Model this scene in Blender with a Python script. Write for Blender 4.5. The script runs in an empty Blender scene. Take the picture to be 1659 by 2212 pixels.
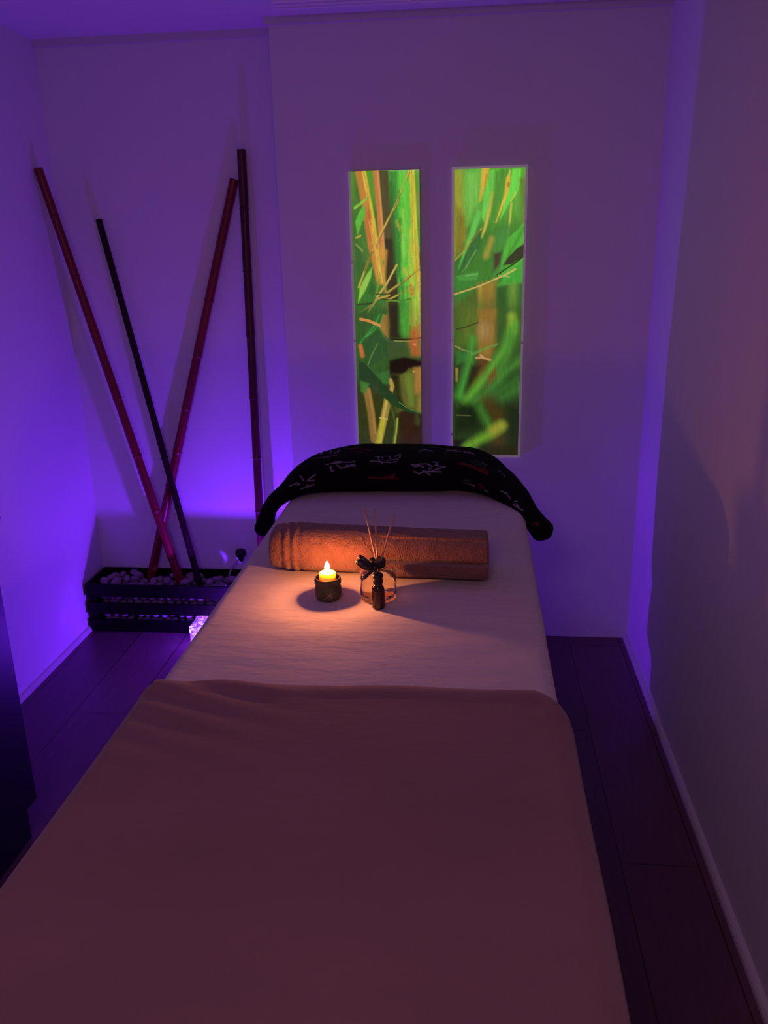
import bpy, bmesh, math, random
import numpy as np
from mathutils import Vector, Matrix
random.seed(7); rng = np.random.default_rng(7)
S = bpy.context.scene
COL = S.collection

# ------------------------------------------------------------------ camera
cam = bpy.data.cameras.new('camera'); camo = bpy.data.objects.new('camera', cam); COL.objects.link(camo)
cr = Vector((0.9946, 0.1019, -0.0212)); cu = Vector((-0.0112, 0.3068, 0.9517)); cf = Vector((-0.1035, 0.9463, -0.3063))
cf.normalize(); cr = (cr - cf*cr.dot(cf)).normalized(); cu = cr.cross(cf)
M = Matrix(((cr.x, cu.x, -cf.x, 0), (cr.y, cu.y, -cf.y, 0), (cr.z, cu.z, -cf.z, 1.5), (0, 0, 0, 1)))
camo.matrix_world = M
cam.sensor_fit = 'VERTICAL'; cam.sensor_height = 36.0; cam.lens = 36.0*1830.3/2212; cam.clip_start = .02
S.camera = camo

# ------------------------------------------------------------------ world, light, exposure
S.view_settings.view_transform = 'Standard'; S.view_settings.look = 'None'
S.view_settings.exposure = 0.0; S.view_settings.gamma = 1.0; S.view_settings.use_curve_mapping = False
wd = bpy.data.worlds.new('world'); S.world = wd; wd.use_nodes = True
wd.node_tree.nodes['Background'].inputs[0].default_value = (.03, .014, .024, 1)
wd.node_tree.nodes['Background'].inputs[1].default_value = 1.0

CEILING_LAMP = dict(e=6.9, col=(1.0, .54, .84), loc=(-.35, -.55, 2.1), size=.5)
CANDLE = dict(e=2.0, col=(1.0, .30, .10))
PRINT_GLOW = .88
PURPLE = dict(e=26.0, up=50.0, col=(.15, .014, 1.0), loc=(-.915, 2.885, .060))

def area_light(name, p):
    l = bpy.data.lights.new(name, 'AREA'); l.energy = p['e']; l.color = p['col']; l.size = p['size']
    o = bpy.data.objects.new(name, l); o.location = p['loc']; COL.objects.link(o)
    return o
lo = area_light('ceiling_lamp_light', CEILING_LAMP)
lo.rotation_euler = (math.radians(25), 0, math.radians(-20))

# ------------------------------------------------------------------ helpers
def mat(name, col, rough=.7, spec=.3, noise=None, bump=None, **kw):
    m = bpy.data.materials.new(name); m.use_nodes = True
    nt = m.node_tree; b = nt.nodes['Principled BSDF']
    b.inputs['Base Color'].default_value = (*col, 1); b.inputs['Roughness'].default_value = rough
    b.inputs['Specular IOR Level'].default_value = spec
    for k, v in kw.items(): b.inputs[k].default_value = v
    tc = nt.nodes.new('ShaderNodeTexCoord')
    def noise_tex(scale, detail=4, stretch=(1, 1, 1)):
        mp = nt.nodes.new('ShaderNodeMapping'); mp.inputs['Scale'].default_value = stretch
        nt.links.new(tc.outputs['Object'], mp.inputs[0])
        n = nt.nodes.new('ShaderNodeTexNoise'); n.inputs['Scale'].default_value = scale; n.inputs['Detail'].default_value = detail
        nt.links.new(mp.outputs[0], n.inputs['Vector']); return n
    if noise:
        scale, col2, stretch = noise
        n = noise_tex(scale, 5, stretch)
        r = nt.nodes.new('ShaderNodeValToRGB'); r.color_ramp.elements[0].position = .35; r.color_ramp.elements[1].position = .65
        r.color_ramp.elements[0].color = (*col, 1); r.color_ramp.elements[1].color = (*col2, 1)
        nt.links.new(n.outputs['Fac'], r.inputs[0]); nt.links.new(r.outputs[0], b.inputs['Base Color'])
    if bump:
        prev = None
        for scale, strength, dist, stretch in bump:
            n = noise_tex(scale, 4, stretch)
            bp = nt.nodes.new('ShaderNodeBump'); bp.inputs['Strength'].default_value = strength; bp.inputs['Distance'].default_value = dist
            nt.links.new(n.outputs['Fac'], bp.inputs['Height'])
            if prev: nt.links.new(prev.outputs[0], bp.inputs['Normal'])
            prev = bp
        nt.links.new(prev.outputs[0], b.inputs['Normal'])
    return m

def link(name, me, m=None, parent=None, smooth=False):
    o = bpy.data.objects.new(name, me); COL.objects.link(o)
    if m is not None and not me.materials: me.materials.append(m)
    if smooth:
        for p in me.polygons: p.use_smooth = True
    if parent: o.parent = parent
    return o
def obj(name, bm, m, parent=None, smooth=False, bevel=0, seg=2):
    if bevel: bmesh.ops.bevel(bm, geom=[e for e in bm.edges if len(e.link_faces) == 2 and e.calc_face_angle(0) > .5], offset=bevel, segments=seg, affect='EDGES', profile=.5, clamp_overlap=True)
    bmesh.ops.recalc_face_normals(bm, faces=bm.faces)
    me = bpy.data.meshes.new(name); bm.to_mesh(me); bm.free()
    return link(name, me, m, parent, smooth)
def empty(name, loc, rz=0):
    o = bpy.data.objects.new(name, None); o.location = loc; o.rotation_euler = (0, 0, rz); o.empty_display_size = .05; COL.objects.link(o); return o
def tag(o, label=None, cat=None, group=None, kind=None):
    if label: o['label'] = label
    if cat: o['category'] = cat
    if group: o['group'] = group
    if kind: o['kind'] = kind
    return o
def box(bm, x0, x1, y0, y1, z0, z1):
    v = [bm.verts.new(p) for p in ((x0,y0,z0),(x1,y0,z0),(x1,y1,z0),(x0,y1,z0),(x0,y0,z1),(x1,y0,z1),(x1,y1,z1),(x0,y1,z1))]
    for f in ((0,3,2,1),(4,5,6,7),(0,1,5,4),(1,2,6,5),(2,3,7,6),(3,0,4,7)): bm.faces.new([v[i] for i in f])
def boxes(*bs):
    bm = bmesh.new()
    for b in bs: box(bm, *b)
    return bm
def lathe(prof, n=32, bm=None, wob=None):
    """closed surface of revolution from (radius, z) pairs; a radius of 0 closes to a pole"""
    bm = bm or bmesh.new(); rings = []
    for r, z in prof:
        if r <= 1e-6: rings.append([bm.verts.new((0, 0, z))])
        else:
            rings.append([bm.verts.new(((r*(wob(a, z) if wob else 1))*math.cos(a), (r*(wob(a, z) if wob else 1))*math.sin(a), z)) for a in [2*math.pi*i/n for i in range(n)]])
    for A, B in zip(rings, rings[1:]):
        for i in range(n):
            j = (i+1) % n
            if len(A) == 1 and len(B) == 1: continue
            if len(A) == 1: bm.faces.new((A[0], B[i], B[j]))
            elif len(B) == 1: bm.faces.new((A[i], A[j], B[0]))
            else: bm.faces.new((A[i], A[j], B[j], B[i]))
    return bm
def tube(pts, rad, n=12, bm=None, cap=True):
    """tube along points, rad a number or one radius per point"""
    bm = bm or bmesh.new(); pts = [Vector(p) for p in pts]
    rad = [rad]*len(pts) if isinstance(rad, (int, float)) else rad
    rings = []; ref = None
    for i, p in enumerate(pts):
        t = (pts[min(i+1, len(pts)-1)] - pts[max(i-1, 0)]).normalized()
        if ref is None: ref = t.orthogonal().normalized()
        ref = (ref - t*ref.dot(t)).normalized(); b = t.cross(ref)
        rings.append([bm.verts.new(p + (ref*math.cos(a) + b*math.sin(a))*rad[i]) for a in [2*math.pi*k/n for k in range(n)]])
    for A, B in zip(rings, rings[1:]):
        for i in range(n): bm.faces.new((A[i], A[(i+1) % n], B[(i+1) % n], B[i]))
    if cap: bm.faces.new(rings[0][::-1]); bm.faces.new(rings[-1])
    return bm
def catmull(P, k):
    P = np.array(P, float); out = []
    Q = np.vstack([2*P[0]-P[1], P, 2*P[-1]-P[-2]])
    for i in range(1, len(Q)-2):
        for t in np.linspace(0, 1, k, endpoint=False):
            a, b, c, d = Q[i-1], Q[i], Q[i+1], Q[i+2]
            out.append(.5*((2*b) + (c-a)*t + (2*a-5*b+4*c-d)*t*t + (3*b-a-3*c+d)*t**3))
    out.append(P[-1]); return np.array(out)
def grid_mesh(name, V, keep=None):
    """V: (rows, cols, 3) vertex grid -> mesh"""
    r, c, _ = V.shape
    idx = np.arange(r*c).reshape(r, c)
    F = np.stack([idx[:-1, :-1], idx[:-1, 1:], idx[1:, 1:], idx[1:, :-1]], -1)
    F = F[keep] if keep is not None else F.reshape(-1, 4)
    me = bpy.data.meshes.new(name); me.from_pydata(V.reshape(-1, 3).tolist(), [], F.reshape(-1, 4).tolist()); me.update(); return me
def vnoise(x, y, seed=0):
    """smooth value noise on arrays"""
    r = np.random.default_rng(seed); T = r.random((64, 64))*2-1
    xi = np.floor(x).astype(int); yi = np.floor(y).astype(int); fx = x-xi; fy = y-yi
    fx = fx*fx*(3-2*fx); fy = fy*fy*(3-2*fy); g = lambda a, b: T[a % 64, b % 64]
    return (g(xi, yi)*(1-fx)+g(xi+1, yi)*fx)*(1-fy) + (g(xi, yi+1)*(1-fx)+g(xi+1, yi+1)*fx)*fy
def lin(c):
    c = np.asarray(c, float)/255
    return np.where(c <= .04045, c/12.92, ((c+.055)/1.055)**2.4)
def seg_dist(X, Y, pts):
    """distance to a polyline and the position 0..1 along it of the nearest point"""
    best = np.full(X.shape, 1e9); at = np.zeros(X.shape); n = len(pts)-1
    for i in range(n):
        (ax, ay), (bx, by) = pts[i], pts[i+1]; dx, dy = bx-ax, by-ay
        t = np.clip(((X-ax)*dx+(Y-ay)*dy)/max(dx*dx+dy*dy, 1e-9), 0, 1)
        d = np.hypot(X-ax-t*dx, Y-ay-t*dy); m = d < best
        best[m] = d[m]; at[m] = (i+t[m])/n
    return best, at
def inside(X, Y, pts):
    c = np.zeros(X.shape, bool); n = len(pts)
    for i in range(n):
        (x0, y0), (x1, y1) = pts[i], pts[(i+1) % n]
        if y0 == y1: continue
        c ^= ((y0 > Y) != (y1 > Y)) & (X < (x1-x0)*(Y-y0)/(y1-y0)+x0)
    return c

# ------------------------------------------------------------------ room
XL, XR, YM, YA, XP, ZC, YB = -1.557, .6046, 3.074, 3.216, -.681, 2.195, -1.3
plaster = mat('white_plaster', (.74, .72, .70), .75, .25, bump=[(14, .12, .01, (1, 1, 1)), (120, .05, .002, (1, 1, 1))])
ceil_m = mat('ceiling_paint', (.70, .68, .67), .55, .35, bump=[(6, .08, .01, (1, 1, 1))])
gloss_white = mat('glossy_white_moulding', (.78, .76, .75), .12, .8)
base_m = mat('baseboard_paint', (.62, .58, .56), .5, .4)
def floor_mat():
    m = mat('dark_red_wood_planks', (.12, .055, .06), .38, .35)
    nt = m.node_tree; b = nt.nodes['Principled BSDF']; tc = [n for n in nt.nodes if n.type == 'TEX_COORD'][0]
    mp = nt.nodes.new('ShaderNodeMapping'); mp.inputs['Rotation'].default_value = (0, 0, math.pi/2)
    nt.links.new(tc.outputs['Object'], mp.inputs[0])
    br = nt.nodes.new('ShaderNodeTexBrick'); br.inputs['Scale'].default_value = 1; br.inputs['Brick Width'].default_value = 1.2
    br.inputs['Row Height'].default_value = .19; br.inputs['Mortar Size'].default_value = .0022
    br.inputs['Color1'].default_value = (.15, .066, .095, 1); br.inputs['Color2'].default_value = (.115, .050, .072, 1); br.inputs['Mortar'].default_value = (.05, .02, .02, 1)
    nt.links.new(mp.outputs[0], br.inputs['Vector'])
    m2 = nt.nodes.new('ShaderNodeMapping'); m2.inputs['Scale'].default_value = (14, .9, 1); nt.links.new(tc.outputs['Object'], m2.inputs[0])
    n = nt.nodes.new('ShaderNodeTexNoise'); n.inputs['Scale'].default_value = 6; n.inputs['Detail'].default_value = 6; nt.links.new(m2.outputs[0], n.inputs['Vector'])
    mx = nt.nodes.new('ShaderNodeMix'); mx.data_type = 'RGBA'; mx.blend_type = 'MULTIPLY'; mx.inputs[0].default_value = .6
    rp = nt.nodes.new('ShaderNodeValToRGB'); rp.color_ramp.elements[0].color = (.45, .45, .45, 1); rp.color_ramp.elements[1].color = (1.4, 1.4, 1.4, 1)
    nt.links.new(n.outputs['Fac'], rp.inputs[0]); nt.links.new(br.outputs['Color'], mx.inputs[6]); nt.links.new(rp.outputs[0], mx.inputs[7])
    nt.links.new(mx.outputs[2], b.inputs['Base Color'])
    return m
def struct(name, bm, m, label=None): return tag(obj(name, bm, m), label, None, None, 'structure')
T = .1
struct('floor', boxes((XL-T, XR+T, YB-T, YA+T, -.1, 0)), floor_mat())
struct('ceiling', boxes((XL-T, XR+T, YB-T, YA+T, ZC, ZC+.1)), ceil_m)
struct('wall_left', boxes((XL-T, XL, YB-T, YA, 0, ZC)), plaster)
struct('wall_right', boxes((XR, XR+T, YB-T, YM, 0, ZC)), plaster)
struct('wall_back', boxes((XP, XR+T, YM, YM+.25, 0, ZC)), plaster, 'main wall behind the head of the bed, set forward of the alcove')
struct('wall_alcove', boxes((XL-T, XP, YA, YA+T, 0, ZC)), plaster, 'recessed wall behind the bamboo poles')
struct('wall_front', boxes((XL, XR, YB-T, YB, 0, ZC)), plaster)
# mouldings where wall and ceiling meet, and two raised lines along the ceiling edge
struct('trim_1', boxes((XL, XP, YA-.018, YA, ZC-.026, ZC)), base_m)
struct('trim_2', boxes((XP-.012, XR, YM-.022, YM, ZC-.022, ZC)), base_m)
bm = bmesh.new()
for y in (2.865, 2.905, 2.945):
    tube([(XP+.06, y, ZC), (XR, y, ZC)], .009, 10, bm)
struct('trim_3', bm, gloss_white)
def quarter(x, y0, y1, s):
    bm = bmesh.new(); pr = [(0, 0), (s*.016, 0), (s*.015, .010), (s*.010, .017), (0, .020)]
    A = [bm.verts.new((x+a, y0, z)) for a, z in pr]; B = [bm.verts.new((x+a, y1, z)) for a, z in pr]
    for i in range(5): bm.faces.new((A[i], A[(i+1) % 5], B[(i+1) % 5], B[i]))
    bm.faces.new(A); bm.faces.new(B[::-1]); return bm
struct('baseboard_right', quarter(XR, YB, YM, -1), base_m)
struct('baseboard_left', quarter(XL, YB, YA, 1), base_m)

# ------------------------------------------------------------------ massage table and its linen
bed_x0, bed_x1, bed_y0, bed_y1 = -.562, .151, .45, 2.805
TOP = .75
cx = (bed_x0+bed_x1)/2; hw = (bed_x1-bed_x0)/2
vinyl = mat('dark_vinyl', (.05, .035, .035), .45, .4); beech = mat('table_leg_wood', (.25, .13, .06), .5, .3)
tb = tag(empty('massage_table', (cx, (bed_y0+bed_y1)/2, 0)), 'long padded massage table in the middle of the room, hidden under cream sheet and blanket', 'massage table')
obj('padded_top', boxes((-hw+.012, hw-.012, -(bed_y1-bed_y0)/2+.012, 2.68-(bed_y0+bed_y1)/2, .655, .742)), vinyl, tb, True, .018, 4)
obj('headrest', boxes((-hw+.13, hw-.13, 2.69-(bed_y0+bed_y1)/2, 2.775-(bed_y0+bed_y1)/2, .665, .742)), vinyl, tb, True, .018, 4)
obj('frame', boxes((-hw+.06, hw-.06, -1.0, 1.0, .59, .655)), beech, tb)
for sx in (-1, 1):
    for sy in (-1, 1):
        obj('leg', boxes((sx*(hw-.09)-.025, sx*(hw-.09)+.025, sy*.95-.025, sy*.95+.025, 0, .59)), beech, tb, False, .004)

def fold(t, half, r):
    """distance along cloth from the middle -> (sideways, drop)"""
    a = np.abs(t); s = np.sign(t); q = r*math.pi/2; flat = half-r
    ang = np.clip((a-flat)/r, 0, math.pi/2)
    side = np.where(a < flat, a, flat+r*np.sin(ang)); drop = np.where(a < flat, 0, r*(1-np.cos(ang))) + np.maximum(a-flat-q, 0)
    return s*side, drop
def wrinkle(m_scale): return [(9, .35, .012, (1, 3, 1)), (40, .25, .003, (1, 2.2, 1)), (900, .25, .0006, (1, 1, 1))]
sheet_m = mat('cream_sheet_cotton', (.60, .53, .49), .85, .15, noise=(5, (.64, .57, .53), (1, 2, 1)), bump=[(7, .5, .012, (1, 3.2, 1)), (34, .35, .004, (1, 2.4, 1)), (700, .3, .0006, (1, 1, 1))])
sheet_m.node_tree.nodes['Principled BSDF'].inputs['Sheen Weight'].default_value = .15
# sheet: flat on top, hanging to just above the floor on both sides and over the head end
us = np.concatenate([np.linspace(-hw-.70, -hw-.01, 44), np.linspace(-hw, hw, 96), np.linspace(hw+.01, hw+.70, 44)])
ys = np.concatenate([np.linspace(bed_y0, bed_y1-.05, 190), np.linspace(bed_y1-.04, bed_y1+.70, 64)])
U, Vv = np.meshgrid(us, ys)
sx_, dx_ = fold(U, hw, .022)
ym = (bed_y0+bed_y1)/2
sy_, dy_ = fold(Vv-ym, bed_y1-ym, .022)
Z = TOP - np.maximum(dx_, dy_)
wav = .012*np.sin(Vv*21+2*np.sin(Vv*7))*np.clip(dx_/.4, 0, 1); wav2 = .010*np.sin(U*27)*np.clip(dy_/.4, 0, 1)
rnd = 1 - .115/hw*(1-np.sqrt(np.clip(1-(np.clip(ym+sy_-2.64, 0, .165)/.165)**2, 0, 1)))
X = cx + (sx_ + np.sign(U)*np.maximum(wav, -.004))*rnd; Y = ym + sy_ + np.maximum(wav2, -.003)
hz = np.interp(Z, [0, .10, .116, .128, .15, .20, .25, .274, .281, .33, .45, .60, .75], [-.085, -.083, -.072, -.024, -.020, -.022, -.034, -.036, -.012, -.008, .002, .002, 0])
Y = Y + hz*np.clip((ym+sy_-2.60)/.18, 0, 1)        # uneven creases where the sheet hangs over the head end
Z = Z + .0016*vnoise(U*9+20, Vv*16+20, 3)*(np.maximum(dx_, dy_) < .001)
keep = ~((np.minimum(dx_, dy_)[:-1, :-1] > .03) & (np.minimum(dx_, dy_)[1:, 1:] > .03))
me = grid_mesh('bed_sheet', np.stack([X, Y, Z], -1), keep)
sh = tag(link('bed_sheet', me, sheet_m, None, True), 'cream bed sheet smooth over the massage table, bare between blanket edge and black cover', 'bed sheet')
so = sh.modifiers.new('thickness', 'SOLIDIFY'); so.thickness = .003; so.offset = -1

blanket_m = mat('mauve_brown_blanket', (.235, .125, .12), .9, .12, noise=(3.5, (.265, .14, .135), (1, 1.6, 1)), bump=[(5, .35, .012, (1, 2.2, 1)), (38, .25, .003, (1, 2, 1)), (500, .35, .0008, (1, 1.6, 1))])
blanket_m.node_tree.nodes['Principled BSDF'].inputs['Sheen Weight'].default_value = .2
TB = TOP+.007; hb = hw+.007
ub = np.concatenate([np.linspace(-hb-.40, -hb-.01, 30), np.linspace(-hb, hb, 110), np.linspace(hb+.01, hb+.40, 30)])
hem = 1.292 + .004*np.sin(ub*9+cx) + .003*np.sin(ub*23) - .20*np.clip((ub-(hb-.05))/.12, 0, 1.6)**1.35 - .05*np.clip((-ub-(hb-.03))/.2, 0, 1.5)
tt = np.linspace(0, 1, 150)
U = np.tile(ub, (150, 1)); Vv = bed_y0-.02 + (hem[None]-bed_y0+.02)*tt[:, None]
sx_, dx_ = fold(U, hb, .026)
flare = .035*np.clip(dx_/.3, 0, 1)**1.2*np.clip((1.35-Vv)/.9, 0, 1) + .008*np.sin(Vv*17)*np.clip(dx_/.3, 0, 1)
X = cx + sx_ + np.sign(U)*np.maximum(flare, 0)
edge = np.clip((tt-.955)/.045, 0, 1)[:, None]                       # rolled, slightly puffed front edge
diag = np.clip(1-np.abs(U+.30)/.28, 0, 1)*np.clip((Vv-.98)/.3, 0, 1)
Z = TB - dx_ + (dx_ < .001)*(.0025*vnoise(U*6+20, Vv*8+20, 5) + .0035*diag*np.sin((Vv*1.0+U*.38)*95)) + .003*np.sin(edge*math.pi)
me = grid_mesh('blanket', np.stack([X, Vv, Z], -1))
bl = tag(link('blanket', me, blanket_m, None, True), 'mauve brown blanket spread over the near half of the bed', 'blanket')
so = bl.modifiers.new('thickness', 'SOLIDIFY'); so.thickness = .008; so.offset = 1
bv = bl.modifiers.new('edge', 'BEVEL'); bv.width = .003; bv.segments = 2; bv.limit_method = 'ANGLE'; bv.angle_limit = 1.0

# ------------------------------------------------------------------ black patterned cover at the bed head
CP = [[-0.6019,2.2845,0.7011,0.0265,0.0290],[-0.5948,2.356,0.7493,0.0225,0.0214],[-0.5518,2.4436,0.7812,0.0276,0.0348],[-0.4694,2.5356,0.8024,0.0516,0.0889],[-0.3449,2.6017,0.808,0.0634,0.1323],[-0.1856,2.6202,0.8045,0.0606,0.147],[-0.0408,2.5968,0.8059,0.0555,0.1337],[0.0521,2.5255,0.7914,0.037,0.0842],[0.1205,2.4308,0.7696,0.0246,0.0468],[0.1619,2.3357,0.7423,0.0241,0.0299],[0.1963,2.2568,0.7172,0.0290,0.0300]]
STROKES = [
 ('w',2.4,[(173,66),(181,60),(191,57),(201,56)]),
 ('w',2.4,[(186,72),(193,74),(187,68)]),
 ('w',2.4,[(197,74),(205,75),(198,63)]),
 ('w',2.4,[(201,61),(212,65),(207,61)]),
 ('w',2.4,[(175,38),(185,36),(197,35),(204,31),(216,31)]),
 ('w',2.4,[(197,35),(190,39)]),
 ('w',2.4,[(186,35),(196,33)]),
 ('w',2.4,[(178,28),(177,19),(180,17)]),
 ('w',2.4,[(180,29),(177,26)]),
 ('w',2.4,[(189,29),(191,23),(193,20)]),
 ('w',2.4,[(192,20),(204,22),(211,25)]),
 ('w',2.4,[(202,25),(205,22),(214,21)]),
 ('w',2.4,[(208,26),(213,24)]),
 ('w',2.4,[(242,28),(254,26),(270,25),(279,28)]),
 ('w',2.4,[(254,31),(260,22)]),
 ('w',2.4,[(266,29),(281,33)]),
 ('w',2.4,[(251,37),(257,38),(254,34)]),
 ('w',2.4,[(261,38),(260,33)]),
 ('w',2.4,[(262,39),(271,39),(270,33)]),
 ('w',2.4,[(277,38),(283,44),(284,38),(280,33)]),
 ('w',2.4,[(135,47),(133,28),(135,1)]),
 ('w',2.4,[(152,24),(140,19)]),
 ('w',2.4,[(110,38),(123,29),(125,17),(121,20)]),
 ('w',2.4,[(137,17),(147,8)]),
 ('w',2.4,[(124,0),(134,0),(145,0)]),
 ('w',2.4,[(134,0),(138,0),(144,0)]),
 ('w',2.4,[(301,23),(310,23),(314,25),(325,25)]),
 ('w',2.4,[(306,20),(313,21)]),
 ('w',2.4,[(312,23),(321,18)]),
 ('w',2.4,[(325,25),(334,20)]),
 ('w',2.4,[(333,29),(339,29),(343,23),(338,22)]),
 ('w',2.4,[(343,21),(350,21)]),
 ('w',2.4,[(306,11),(314,7),(320,11),(332,11),(353,10)]),
 ('w',2.4,[(320,13),(332,5)]),
 ('w',2.4,[(329,16),(333,17)]),
 ('w',2.4,[(334,12),(346,16),(360,21)]),
 ('w',2.4,[(308,55),(312,60),(316,60)]),
 ('w',2.4,[(316,60),(325,56)]),
 ('w',2.4,[(342,60),(353,60),(365,61),(377,64)]),
 ('w',2.4,[(350,62),(359,61)]),
 ('w',2.4,[(362,62),(373,64)]),
 ('w',2.4,[(476,27),(491,30)]),
 ('w',2.4,[(494,26),(502,23)]),
 ('w',2.4,[(514,28),(516,38)]),
 ('w',2.4,[(515,12),(528,19),(542,27)]),
 ('w',2.4,[(520,26),(532,24)]),
 ('w',2.4,[(410,0),(414,0)]),
 ('w',2.4,[(420,0),(422,0),(430,0)]),
 ('w',2.4,[(449,0),(454,0)]),
 ('w',2.4,[(428,64),(435,64)]),
 ('w',2.4,[(442,63),(446,63)]),
 ('g',1.6,[(389,54),(392,59),(401,60),(410,60),(412,55),(403,51),(394,52)]),
 ('g',1.6,[(395,55),(398,59),(406,59),(403,55)]),
 ('g',1.6,[(409,2),(414,7),(421,6),(417,0),(409,0)]),
 ('r',4,[(221,63),(229,62),(237,59),(249,54)]),
 ('r',4,[(222,59),(235,53)]),
 ('r',4,[(234,0),(246,0),(260,0),(264,0)]),
 ('r',4,[(258,0),(267,0),(277,5),(274,0)]),
 ('r',4,[(261,0),(267,0),(274,0),(282,0)]),
 ('r',4,[(237,0),(246,0)]),
 ('r',4,[(264,1),(270,0)]),
 ('r',4.5,[(382,37),(394,41),(407,43),(427,50)]),
 ('r',4.5,[(385,42),(398,45),(411,46)]),
 ('r',4.5,[(405,45),(417,49),(422,55)]),
 ('r',4.5,[(415,44),(431,45),(426,51)]),
 ('r',4.5,[(437,8),(445,6),(441,0)]),
 ('r',4.5,[(588,20),(593,38),(600,35)]),
]

C = catmull(CP, 60); P = C[:, :3]
Tn = np.gradient(P, axis=0); Tn /= np.linalg.norm(Tn, axis=1)[:, None]
D = np.stack([-Tn[:, 1], Tn[:, 0], 0*Tn[:, 0]], 1); D /= np.linalg.norm(D, axis=1)[:, None]
N = np.cross(Tn, D); N *= np.sign(N[:, 2])[:, None]
an = np.linspace(0, 2*np.pi, 240, endpoint=False)
ee = .75
uu = -np.sign(np.cos(an))*np.abs(np.cos(an))**ee; ww = np.sign(np.sin(an))*np.abs(np.sin(an))**ee
V3 = P[:, None] + D[:, None]*(uu[None, :, None]*C[:, 4][:, None, None]) + N[:, None]*(ww[None, :, None]*C[:, 3][:, None, None])
ang = mat('black_cover_cloth', (.006, .005, .006), .9, .08, bump=[(600, .3, .0006, (1, 1, 1))])
nr, nc = V3.shape[:2]
flat = V3.reshape(-1, 3)
colr = np.tile(np.array([.0055, .0045, .0055]), (len(flat), 1))
tone = {'w': np.array([.30, .27, .30]), 'g': np.array([.07, .065, .09]), 'r': np.array([.16, .012, .018])}
for tn, wd_, pts in STROKES:
    pp = [V3[i, j] for i, j in pts]
    for a, b in zip(pp, pp[1:]):
        mid = (a+b)/2; near = np.linalg.norm(flat-mid, axis=1) < np.linalg.norm(b-a)/2+.02
        q = flat[near]; d = b-a; t = np.clip(((q-a)@d)/max(d@d, 1e-12), 0, 1)
        dist = np.linalg.norm(q-a-t[:, None]*d, axis=1)
        k = np.clip((wd_*.00072+.0009-dist)/.0016, 0, 1)[:, None]*(.9 if tn != 'r' else .8)
        colr[near] = colr[near]*(1-k) + tone[tn]*k
bumpy = .0035*vnoise(flat[:, 0]*14+30, flat[:, 1]*14+30, 9)
flat = flat + np.repeat(N, nc, 0)*bumpy[:, None]
idx = np.arange(nr*nc).reshape(nr, nc); nx = np.roll(idx, -1, 1)
F = np.stack([idx[:-1], nx[:-1], nx[1:], idx[1:]], -1).reshape(-1, 4).tolist()
# rounded ends: rings shrinking to a point, pushed out along the path
verts = flat.tolist(); cols = colr.tolist()
for end, row, sgn in ((0, idx[0], -1), (1, idx[-1], 1)):
    c = P[0] if end == 0 else P[-1]; tdir = (Tn[0] if end == 0 else Tn[-1])*sgn; prev = list(row)
    for st in range(1, 6):
        a = st/6*math.pi/2; ring = []
        for i0 in row:
            v = c + (flat[i0]-c)*math.cos(a) + tdir*.016*math.sin(a); ring.append(len(verts)); verts.append(v.tolist()); cols.append([.0055, .0045, .0055])
        for i in range(nc): F.append([prev[i], ring[i], ring[(i+1) % nc], prev[(i+1) % nc]] if sgn > 0 else [prev[i], prev[(i+1) % nc], ring[(i+1) % nc], ring[i]])
        prev = ring
    tip = len(verts); verts.append((c+tdir*.016).tolist()); cols.append([.0055, .0045, .0055])
    for i in range(nc): F.append([prev[i], tip, prev[(i+1) % nc]])
me = bpy.data.meshes.new('head_cover'); me.from_pydata(verts, [], F); me.update()
ca = me.color_attributes.new('pattern', 'FLOAT_COLOR', 'POINT'); ca.data.foreach_set('color', np.hstack([np.array(cols), np.ones((len(cols), 1))]).ravel().astype(np.float32))
at = ang.node_tree.nodes.new('ShaderNodeAttribute'); at.attribute_name = 'pattern'
ang.node_tree.links.new(at.outputs['Color'], ang.node_tree.nodes['Principled BSDF'].inputs['Base Color'])
bm = bmesh.new(); bm.from_mesh(me); bmesh.ops.recalc_face_normals(bm, faces=bm.faces); bm.to_mesh(me); bm.free()
tag(link('head_cover', me, ang, None, True), 'black cloth with white and red brushed characters, mounded across the head of the bed', 'bed cover')

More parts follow.
